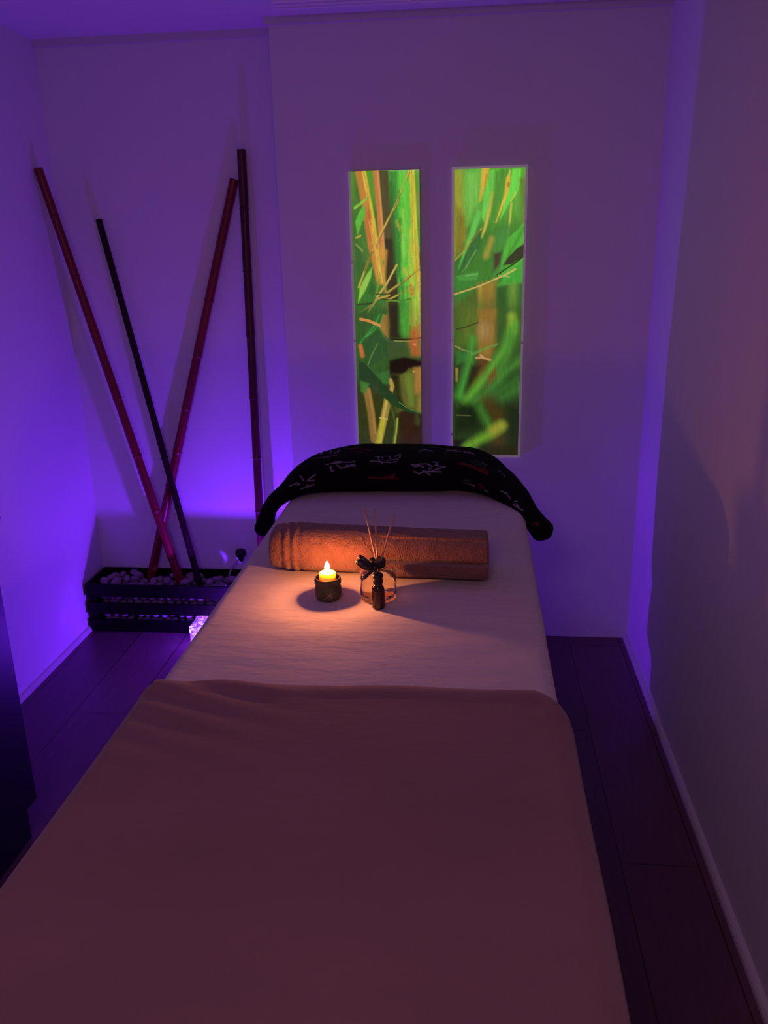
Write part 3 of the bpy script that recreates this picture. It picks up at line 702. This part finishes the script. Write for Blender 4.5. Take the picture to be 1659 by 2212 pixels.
PRINT_R = [
 ('p',[(-29,-33),(276,-24),(283,208),(-29,201)],(98,176,70),80),
 ('p',[(-29,169),(282,177),(295,541),(-29,537)],(64,126,50),110),
 ('p',[(-5,2),(28,3),(38,227),(-4,291)],(150,158,60),16),
 ('p',[(6,115),(38,155),(30,259),(7,267)],(126,116,46),18),
 ('p',[(41,11),(90,8),(79,109),(46,171)],(120,196,92),20),
 ('l',[(104,5),(97,47),(87,101)],(206,178,70),12.9,3.0,5),
 ('l',[(110,21),(105,55)],(196,140,50),3.9,3.9,5),
 ('p',[(118,4),(149,4),(136,71),(118,118),(102,172),(94,156),(99,82)],(108,204,86),4),
 ('l',[(83,140),(55,227),(26,320)],(100,196,90),9.5,9.5,6),
 ('l',[(132,79),(121,126),(103,196),(93,220)],(196,186,84),7.3,2.1,4),
 ('p',[(135,6),(184,7),(150,142),(134,197),(125,141)],(84,150,62),8),
 ('p',[(192,4),(222,4),(220,50),(209,85),(186,111),(154,166),(169,103),(189,50)],(110,218,86),3),
 ('l',[(186,7),(181,30)],(206,190,84),1.7,5.6,2),
 ('l',[(180,34),(174,84),(158,126),(142,172)],(224,182,72),7.3,1.3,2.5),
 ('l',[(181,47),(181,58)],(186,96,40),2.6,2.6,3),
 ('l',[(206,77),(192,104)],(216,206,80),1.7,1.7,2),
 ('p',[(217,35),(257,21),(262,176),(229,191)],(104,134,64),10),
 ('l',[(193,112),(188,174),(175,238)],(196,190,90),3.0,3.0,3),
 ('p',[(134,205),(192,174),(181,270),(153,343),(137,351)],(72,140,66),8),
 ('p',[(245,164),(213,199),(184,222),(165,282),(158,335),(184,376),(251,373)],(84,178,66),5),
 ('l',[(245,176),(202,254),(166,327)],(70,150,58),4.3,4.3,6),
 ('p',[(135,273),(165,266),(157,310),(136,334)],(70,64,50),8),
 ('l',[(128,225),(110,281)],(150,150,70),9.5,9.5,10),
 ('p',[(247,237),(214,257),(186,286),(168,312),(199,309),(248,277)],(58,62,44),3),
 ('p',[(243,291),(208,319),(175,347),(146,386),(192,376),(251,373)],(72,164,64),3),
 ('l',[(248,276),(207,307),(174,327),(149,345)],(46,58,32),2.4,2.4,1.5),
 ('p',[(94,192),(89,252),(68,292),(30,328),(7,348),(28,296),(55,233)],(56,110,58),4),
 ('l',[(76,260),(39,320)],(110,170,90),1.7,1.7,3),
 ('l',[(94,190),(59,229),(30,267),(5,291)],(156,150,66),2.8,2.8,1.5),
 ('l',[(88,198),(59,227)],(90,104,50),1.9,1.9,1.5),
 ('p',[(7,346),(39,337),(86,331),(82,360),(22,363)],(72,150,68),3),
 ('p',[(5,353),(22,363),(90,362),(48,424),(5,449)],(58,130,56),8),
 ('l',[(39,345),(82,339)],(130,190,110),1.3,1.3,2),
 ('p',[(-3,448),(52,411),(86,375),(88,517),(-3,516)],(82,104,46),14),
 ('p',[(84,375),(145,363),(151,535),(86,534)],(152,122,54),14),
 ('l',[(91,383),(92,513)],(160,150,70),5.2,5.2,6),
 ('p',[(146,384),(184,380),(187,519),(150,518)],(50,92,44),12),
 ('p',[(192,376),(218,377),(217,519),(191,519)],(110,152,66),14),
 ('p',[(222,373),(268,373),(273,520),(226,519)],(62,108,56),12),
 ('l',[(212,325),(175,345),(133,361),(78,383),(1,407)],(196,182,104),3.0,3.0,1.3),
 ('l',[(133,359),(78,379),(1,403)],(90,90,46),1.1,1.1,1),
 ('l',[(154,345),(192,351)],(150,196,100),1.9,1.9,1.5),
 ('p',[(-3,457),(23,449),(14,517),(-3,516)],(40,44,26),16),
 ('p',[(-29,444),(291,448),(298,635),(-29,633)],(56,92,40),80),
 ('p',[(-29,624),(297,627),(311,1041),(-29,1043)],(36,58,28),80),
 ('p',[(14,444),(87,445),(89,569),(23,585)],(88,114,42),40),
 ('p',[(85,458),(148,459),(147,582),(133,634),(87,625)],(140,112,52),14),
 ('l',[(107,526),(108,543)],(158,130,84),17.2,17.2,26),
 ('p',[(89,629),(137,630),(121,682),(82,744),(68,726)],(92,66,36),16),
 ('l',[(203,485),(205,536)],(134,170,60),12.9,12.9,14),
 ('l',[(8,527),(40,520),(86,504)],(56,50,32),1.9,1.9,1.5),
 ('l',[(6,585),(32,599),(63,608)],(140,140,90),2.4,2.4,2),
 ('p',[(8,603),(59,607),(59,633),(11,651)],(52,110,54),10),
 ('l',[(67,560),(59,638),(20,771)],(70,148,62),9.5,12.9,20),
 ('p',[(63,655),(98,656),(55,753),(38,762)],(46,44,28),12),
 ('l',[(212,510),(180,595),(121,687),(34,798)],(92,164,58),9.9,13.7,20),
 ('l',[(154,580),(111,596),(63,616)],(96,150,70),3.4,3.4,4),
 ('l',[(205,540),(189,626),(156,687)],(74,142,54),13.7,6.4,26),
 ('p',[(125,691),(151,665),(156,700),(122,735)],(110,72,42),14),
 ('l',[(252,626),(190,674),(139,735),(69,793)],(70,136,56),11.6,10.7,24),
 ('l',[(254,692),(192,727),(118,775)],(52,104,44),17.2,8.6,34),
 ('l',[(262,727),(175,771)],(62,118,52),15.0,8.6,34),
 ('p',[(8,664),(16,664),(14,712),(9,712)],(170,136,80),5),
 ('p',[(9,780),(83,798),(97,880),(9,907)],(28,40,24),24),
 ('l',[(11,835),(61,837)],(96,104,60),1.5,1.5,2),
 ('p',[(193,798),(281,798),(288,1018),(198,1018)],(32,44,28),22),
 ('l',[(122,784),(159,834),(166,963)],(80,54,28),12.9,12.9,40),
 ('l',[(96,807),(117,848),(135,880)],(64,124,48),8.6,10.7,22),
 ('l',[(26,968),(89,930),(133,907),(173,875)],(104,158,48),12.9,15.0,20),
 ('l',[(146,893),(173,875)],(160,146,56),9.5,9.5,26),
 ('p',[(-2,926),(43,926),(26,954),(-1,1019)],(26,24,18),12),
 ('p',[(107,949),(241,948),(243,1018),(85,1019)],(40,38,22),16),
 ('l',[(81,628),(102,627),(130,635)],(184,146,104),4.3,4.3,2),
 ('l',[(94,617),(107,625)],(200,170,130),1.9,1.9,2),
]

def paint(ops, w, h, nxp, nzp):
    X, Y = np.meshgrid(np.linspace(0, w, nxp), np.linspace(0, h, nzp)); img = np.zeros((nzp, nxp, 3)) + lin((52, 74, 36))
    for op in ops:
        if op[0] == 'p':
            pts, col, soft = op[1], op[2], op[3]
            d, _ = seg_dist(X, Y, list(pts)+[pts[0]]); sd = np.where(inside(X, Y, pts), d, -d); a = np.clip(sd/max(soft, .8)*.5+.5, 0, 1)
        else:
            pts, col, w1, w2, soft = op[1:]
            d, t = seg_dist(X, Y, pts); a = np.clip((w1+(w2-w1)*t-d)/max(soft, .8)*.5+.5, 0, 1)
        a = (a*a*(3-2*a))[..., None]; img = img*(1-a)+lin(col)*a
    # leaf and stalk grain
    g = 1 + .10*vnoise(X*.22+20, Y*.03+20, 21) + .07*vnoise(X*.5+9, Y*.12+5, 22)
    return img*g[..., None]*np.array([1.04, 1.0, .78])
glassy = bpy.data.materials.new('backlit_bamboo_print'); glassy.use_nodes = True
nt = glassy.node_tree; b = nt.nodes['Principled BSDF']; at = nt.nodes.new('ShaderNodeAttribute'); at.attribute_name = 'print'
dk = nt.nodes.new('ShaderNodeMix'); dk.data_type = 'RGBA'; dk.blend_type = 'MULTIPLY'; dk.inputs[0].default_value = 1; dk.inputs[7].default_value = (.4, .4, .3, 1)
nt.links.new(at.outputs['Color'], dk.inputs[6]); nt.links.new(dk.outputs[2], b.inputs['Base Color']); nt.links.new(at.outputs['Color'], b.inputs['Emission Color'])
b.inputs['Emission Strength'].default_value = PRINT_GLOW
b.inputs['Roughness'].default_value = .03; b.inputs['Specular IOR Level'].default_value = .5
frame_m = mat('pale_glowing_frame', (.62, .58, .55), .4, .5, Metallic=.2)
frame_m.node_tree.nodes['Principled BSDF'].inputs['Emission Color'].default_value = (1, .84, .74, 1); frame_m.node_tree.nodes['Principled BSDF'].inputs['Emission Strength'].default_value = .07  # faint emission added to the frame so its edges look lit
clip_m = mat('bright_steel_clip', (.8, .78, .75), .25, .5, Metallic=.6)
def picture(ops, x0, x1, zt, zb, fw, label, clips, sides):
    w, h = x1-x0, zt-zb; d = .009
    root = tag(empty('wall_picture', ((x0+x1)/2, YM, zb)), label, 'picture', 'bamboo pictures above the bed head')
    nxp, nzp = 152, 616
    img = paint(ops, w*1000, h*1000, nxp, nzp)
    xs, zs = np.meshgrid(np.linspace(-w/2, w/2, nxp), np.linspace(h, 0, nzp))
    me = grid_mesh('print', np.stack([xs, np.full(xs.shape, -d), zs], -1))
    c = me.color_attributes.new('print', 'FLOAT_COLOR', 'POINT')
    c.data.foreach_set('color', np.concatenate([img, np.ones((nzp, nxp, 1))], -1).ravel().astype(np.float32))
    bm = bmesh.new(); bm.from_mesh(me)
    bmesh.ops.recalc_face_normals(bm, faces=bm.faces)
    if bm.faces[0].normal.y > 0: bmesh.ops.reverse_faces(bm, faces=bm.faces)
    bm.to_mesh(me); bm.free()
    link('print', me, glassy, root)
    obj('backing_board', boxes((-w/2, w/2, -d+.001, 0, 0, h)), mat('dark_backing_board', (.03, .03, .025), .8), root)
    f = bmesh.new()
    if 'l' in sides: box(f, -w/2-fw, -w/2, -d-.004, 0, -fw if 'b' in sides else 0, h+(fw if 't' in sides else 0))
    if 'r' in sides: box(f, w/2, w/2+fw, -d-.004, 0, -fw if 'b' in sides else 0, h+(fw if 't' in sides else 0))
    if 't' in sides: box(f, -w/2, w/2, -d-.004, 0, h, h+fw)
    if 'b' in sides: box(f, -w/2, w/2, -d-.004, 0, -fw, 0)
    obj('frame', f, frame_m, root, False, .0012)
    for s, z in clips:
        obj('clip', boxes((s*(w/2+fw/2)-fw*.62, s*(w/2+fw/2)+fw*.62, -d-.006, -d+.004, z-.004, z+.004)), clip_m, root)
picture(PRINT_L, -.4236, -.1892, 1.7215, .7255, .008, 'tall narrow bamboo picture with thick green stalk and dark knot, left of the pair', [(-1, .70), (-1, .43)], 'lb')
picture(PRINT_R, -.0725, .1645, 1.7180, .7335, .008, 'tall narrow picture of blurred bamboo leaves, right of the pair', [(-1, .715), (1, .715), (-1, .42), (1, .41), (-1, .08)], 'lrtb')

# ------------------------------------------------------------------ black crate of pebbles
crate_m = mat('black_stained_wood', (.0045, .003, .0035), .40, .12, noise=(12, (.006, .004, .0045), (1, 1, 8)), bump=[(30, .25, .002, (1, 1, 6))])
X0, X1, Y0, Y1 = -1.545, -.70, 3.010, 3.205
ct = tag(empty('wooden_crate', ((X0+X1)/2, (Y0+Y1)/2, 0)), 'long black slatted wooden crate of white pebbles against the alcove wall', 'crate')
ox, oy = -(X0+X1)/2, -(Y0+Y1)/2
SL = ((.001, .053), (.078, .125), (.153, .205)); t_ = .012
for z0, z1 in SL:
    obj('slat', boxes((X0+ox, X1+ox, Y0+oy, Y0+t_+oy, z0, z1)), crate_m, ct, False, .0015)
    obj('slat', boxes((X0+ox, X1+ox, Y1-t_+oy, Y1+oy, z0, z1)), crate_m, ct, False, .0015)
    obj('slat', boxes((X0+ox, X0+t_+ox, Y0+t_+oy, Y1-t_+oy, z0, z1)), crate_m, ct, False, .0015)
    obj('slat', boxes((X1-t_+ox, X1+ox, Y0+t_+oy, Y1-t_+oy, z0, z1)), crate_m, ct, False, .0015)
for xx in (X0+t_, X1-t_-.02):
    for yy in (Y0+t_, Y1-t_-.02):
        obj('corner_post', boxes((xx+ox, xx+.02+ox, yy+oy, yy+.02+oy, .001, .20)), crate_m, ct)
obj('bottom_board', boxes((X0+t_+ox, X1-t_+ox, Y0+t_+oy, Y1-t_+oy, .001, .012)), crate_m, ct)

# bamboo poles standing in the pebbles
def bamboo(name, b, t, r0, r1, m, label, nodes):
    b, t = Vector(b), Vector(t); L = (t-b).length
    prof = [(0, 0), (r0*.9, 0)]
    zs = sorted(set([.01, L-.012] + [n*L+d for n in nodes for d in (-.012, -.004, -.001, .002, .006, .014)]))
    for z in zs:
        r = r0+(r1-r0)*z/L; dmin = min(abs(z-n*L) for n in nodes); sgn = min(((z-n*L) for n in nodes), key=abs)
        prof.append((r*(1.085 if dmin < .0035 else (.955 if -.02 < sgn < 0 or 0 < sgn < .007 else 1)), z))
    prof += [(r1, L-.004), (r1*.95, L), (r1*.7, L), (r1*.65, L-.03), (0, L-.03)]
    o = obj(name, lathe(prof, 20), m, None, True)
    o.location = b; o.rotation_mode = 'QUATERNION'; o.rotation_quaternion = (t-b).to_track_quat('Z', 'Y')
    return tag(o, label, 'bamboo pole', 'bamboo poles standing in the pebble crate')
red = mat('red_lacquered_bamboo', (.21, .008, .015), .35, .4, noise=(8, (.15, .006, .012), (1, 1, .3)))
dred = mat('dark_red_bamboo', (.085, .008, .010), .38, .4, noise=(8, (.06, .006, .008), (1, 1, .3)))
blk = mat('blackish_bamboo', (.026, .005, .008), .45, .15, noise=(8, (.016, .004, .006), (1, 1, .3)))
POLES = [((-1.1790, 3.115, .150), (-1.5385, 3.080, 1.764), .0180, .0155, red, 'red bamboo pole at far left, leaning into the corner of the left wall', (.09, .21, .35, .49, .63, .77, .90)),
         ((-1.0950, 3.098, .150), (-1.3890, 3.197, 1.592), .0140, .0118, blk, 'thin blackish bamboo pole leaning left, shortest of the four', (.10, .24, .38, .53, .68, .83)),
         ((-1.3400, 3.168, .150), (-.8640, 3.196, 1.718), .0185, .0165, red, 'red bamboo pole leaning right, crossing behind two other poles', (.13, .27, .36, .47, .60, .73, .86, .955)),
         ((-.8440, 3.125, .150), (-.8285, 3.186, 1.814), .0165, .0160, dred, 'dark red bamboo pole standing nearly upright at right, tallest of the four', (.08, .20, .33, .47, .61, .75, .88))]
for p in POLES: bamboo('bamboo_pole', *p[:5], p[5], p[6])

# pebbles, each one its own object on six shared shapes
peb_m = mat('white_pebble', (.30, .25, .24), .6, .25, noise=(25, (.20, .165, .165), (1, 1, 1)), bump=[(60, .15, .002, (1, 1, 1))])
shapes = []
for k in range(6):
    bm = bmesh.new(); bmesh.ops.create_icosphere(bm, subdivisions=3, radius=1)
    ph = [random.uniform(0, 6) for _ in range(6)]
    for v in bm.verts:
        c = v.co.copy(); s = 1 + .10*math.sin(2.1*c.x+ph[0]) + .09*math.sin(2.4*c.y+ph[1]) + .08*math.sin(2.9*c.z+ph[2]) + .05*math.sin(4*c.x+3*c.y+ph[3])
        v.co = Vector((c.x*s, c.y*s*random.uniform(.995, 1.005), c.z*s))
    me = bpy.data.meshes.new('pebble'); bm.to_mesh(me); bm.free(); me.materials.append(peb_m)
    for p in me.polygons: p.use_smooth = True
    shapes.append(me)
placed = []
def near_pole(p, r):
    for b, t, r0, *_ in POLES:
        b, t = Vector(b), Vector(t); d = t-b; k = max(0, min(1, (p-b).dot(d)/d.dot(d)))
        if (p-b-d*k).length < r0+r: return True
    return False
def pebble(x, y, z, a, b, c, tilt=.3, tight=.78):
    p = Vector((x, y, z))
    if near_pole(p, max(a, b)*.85): return
    for q, r in placed:
        if (p-q).length < (r+max(a, b)*.8)*tight: return
    placed.append((p, max(a, b)*.8))
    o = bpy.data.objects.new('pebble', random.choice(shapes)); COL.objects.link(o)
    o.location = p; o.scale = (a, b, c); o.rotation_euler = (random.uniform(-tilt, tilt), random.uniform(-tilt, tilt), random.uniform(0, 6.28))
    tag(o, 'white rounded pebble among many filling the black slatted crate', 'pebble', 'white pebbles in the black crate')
# rows behind the slats, then the heaped top layer
for dy, zrow in ((0, (.036, .066, .090, .114, .139)), (.048, (.045, .076, .108, .139))):
    for z in zrow:
        x = X0+.062
        while x < X1-.06:
            a = random.uniform(.015, .021); pebble(x, Y0+t_+.0275+dy+random.uniform(0, .006), z+random.uniform(-.002, .002), a, a*random.uniform(.7, .95), random.uniform(.0105, .0130), .2, .64)
            x += random.uniform(.029, .038)
for yy in (Y0+.036, Y0+.072, Y0+.108, Y0+.144, Y0+.168):
    x = X0+.055
    while x < X1-.05:
        a = random.uniform(.017, .030); heap = .004*math.sin(x*23)+.004
        pebble(x+random.uniform(-.005, .005), min(yy+random.uniform(-.008, .008), Y1-t_-.032), .168+heap+random.uniform(-.003, .004), a, a*random.uniform(.60, .9), random.uniform(.009, .013), .35, .66)
        x += random.uniform(.032, .044)
for _ in range(160):
    hx = random.choice((random.uniform(-1.50, -1.36), random.uniform(-1.50, -.76)))
    a = random.uniform(.016, .024); pebble(hx, random.uniform(Y0+.045, Y1-.05), .196+random.uniform(0, .008), a, a*.8, a*.5, .5, .95)

# small dark knob on a pale stem standing in the pebbles
kn = tag(empty('stemmed_ornament', (-1.0, 3.165, .172)), 'small dark rounded ornament on a thin pale curved stem in the pebble crate', 'ornament')
obj('stem', tube(catmull([(0, 0, 0), (.006, 0, .025), (.017, 0, .050), (.032, 0, .072), (.052, 0, .092)], 6), .0032, 8), mat('pale_stem', (.42, .38, .40), .6), kn, True)
kb = obj('knob', lathe([(0, -.026), (.007, -.025), (.010, -.016), (.0125, -.008), (.0195, -.001), (.0225, .010), (.0200, .021), (.0120, .028), (0, .030)], 24, wob=lambda a, z: 1+.07*math.sin(3*a)), mat('dark_knob', (.010, .008, .012), .5), kn, True)
kb.location = (.0605, 0, .1095)

# ------------------------------------------------------------------ purple crystal lamp on the floor
lp = tag(empty('crystal_lamp', (-.930, 2.9225, 0)), 'glittering purple crystal block lamp on the floor by the left edge of the bed', 'lamp')
am = bpy.data.materials.new('glittering_crystal'); am.use_nodes = True; nt = am.node_tree; nt.nodes.clear()
o_ = nt.nodes.new('ShaderNodeOutputMaterial'); tc = nt.nodes.new('ShaderNodeTexCoord')
vo = nt.nodes.new('ShaderNodeTexVoronoi'); vo.inputs['Scale'].default_value = 70; nt.links.new(tc.outputs['Object'], vo.inputs['Vector'])
sep = nt.nodes.new('ShaderNodeSeparateColor'); nt.links.new(vo.outputs['Color'], sep.inputs[0])
rp = nt.nodes.new('ShaderNodeValToRGB'); el = rp.color_ramp.elements; el[0].position = 0; el[0].color = (.06, .01, .35, 1); el[1].position = 1; el[1].color = (1.3, .75, 1.6, 1)
e2 = el.new(.5); e2.color = (.28, .06, .95, 1); e3 = el.new(.82); e3.color = (.55, .22, 1.1, 1)
nt.links.new(sep.outputs[0], rp.inputs[0])
em = nt.nodes.new('ShaderNodeEmission'); nt.links.new(rp.outputs[0], em.inputs[0]); em.inputs[1].default_value = .9
tr = nt.nodes.new('ShaderNodeBsdfTransparent')
n2 = nt.nodes.new('ShaderNodeTexNoise'); n2.inputs['Scale'].default_value = 16; n2.inputs['Detail'].default_value = 2; nt.links.new(tc.outputs['Object'], n2.inputs['Vector'])
r2 = nt.nodes.new('ShaderNodeValToRGB'); r2.color_ramp.elements[0].position = .35; r2.color_ramp.elements[0].color = (.45, .45, .45, 1); r2.color_ramp.elements[1].position = .65; r2.color_ramp.elements[1].color = (1, 1, 1, 1)
nt.links.new(n2.outputs['Fac'], r2.inputs[0]); nt.links.new(r2.outputs[0], tr.inputs[0])
gl = nt.nodes.new('ShaderNodeBsdfGlossy'); gl.inputs['Roughness'].default_value = .1
mx0 = nt.nodes.new('ShaderNodeAddShader'); nt.links.new(em.outputs[0], mx0.inputs[0]); nt.links.new(tr.outputs[0], mx0.inputs[1])
mx = nt.nodes.new('ShaderNodeMixShader'); mx.inputs[0].default_value = .12; nt.links.new(mx0.outputs[0], mx.inputs[1]); nt.links.new(gl.outputs[0], mx.inputs[2])
nt.links.new(mx.outputs[0], o_.inputs[0])
obj('crystal_block', boxes((-.147, .13, -.0525, .0525, .008, .0965)), am, lp, False, .003, 2)
obj('base', boxes((-.140, .123, -.046, .046, 0, .008)), mat('lamp_base_plastic', (.25, .22, .28), .4), lp)
su = bpy.data.lights.new('crystal_lamp_uplight', 'SPOT'); su.energy = PURPLE['up']; su.color = PURPLE['col']; su.shadow_soft_size = .012; su.spot_size = math.radians(178); su.spot_blend = .75
suo = bpy.data.objects.new('crystal_lamp_uplight', su); suo.location = Vector(PURPLE['loc'])-Vector((-.930, 2.9225, 0)); suo.rotation_euler = (math.pi, math.radians(20), 0); COL.objects.link(suo); suo.parent = lp
pl = bpy.data.lights.new('crystal_lamp_light', 'POINT'); pl.energy = PURPLE['e']; pl.color = PURPLE['col']; pl.shadow_soft_size = .012
plo = bpy.data.objects.new('crystal_lamp_light', pl); plo.location = Vector(PURPLE['loc'])-Vector((-.930, 2.9225, 0)); COL.objects.link(plo); plo.parent = lp

# ------------------------------------------------------------------ black cabinet at the left
cb_m = mat('black_cabinet_laminate', (.006, .006, .010), .4, .4)
cb = tag(empty('cabinet', (-1.345, 1.25, 0)), 'low black cabinet against the left wall in the left foreground', 'cabinet')
obj('plinth', boxes((-.195, .185, -.53, .53, 0, .11)), cb_m, cb)
obj('carcass', boxes((-.205, .205, -.55, .55, .11, .885)), cb_m, cb, False, .002)
obj('top_board', boxes((-.205, .226, -.565, .565, .885, .91)), cb_m, cb, False, .003)
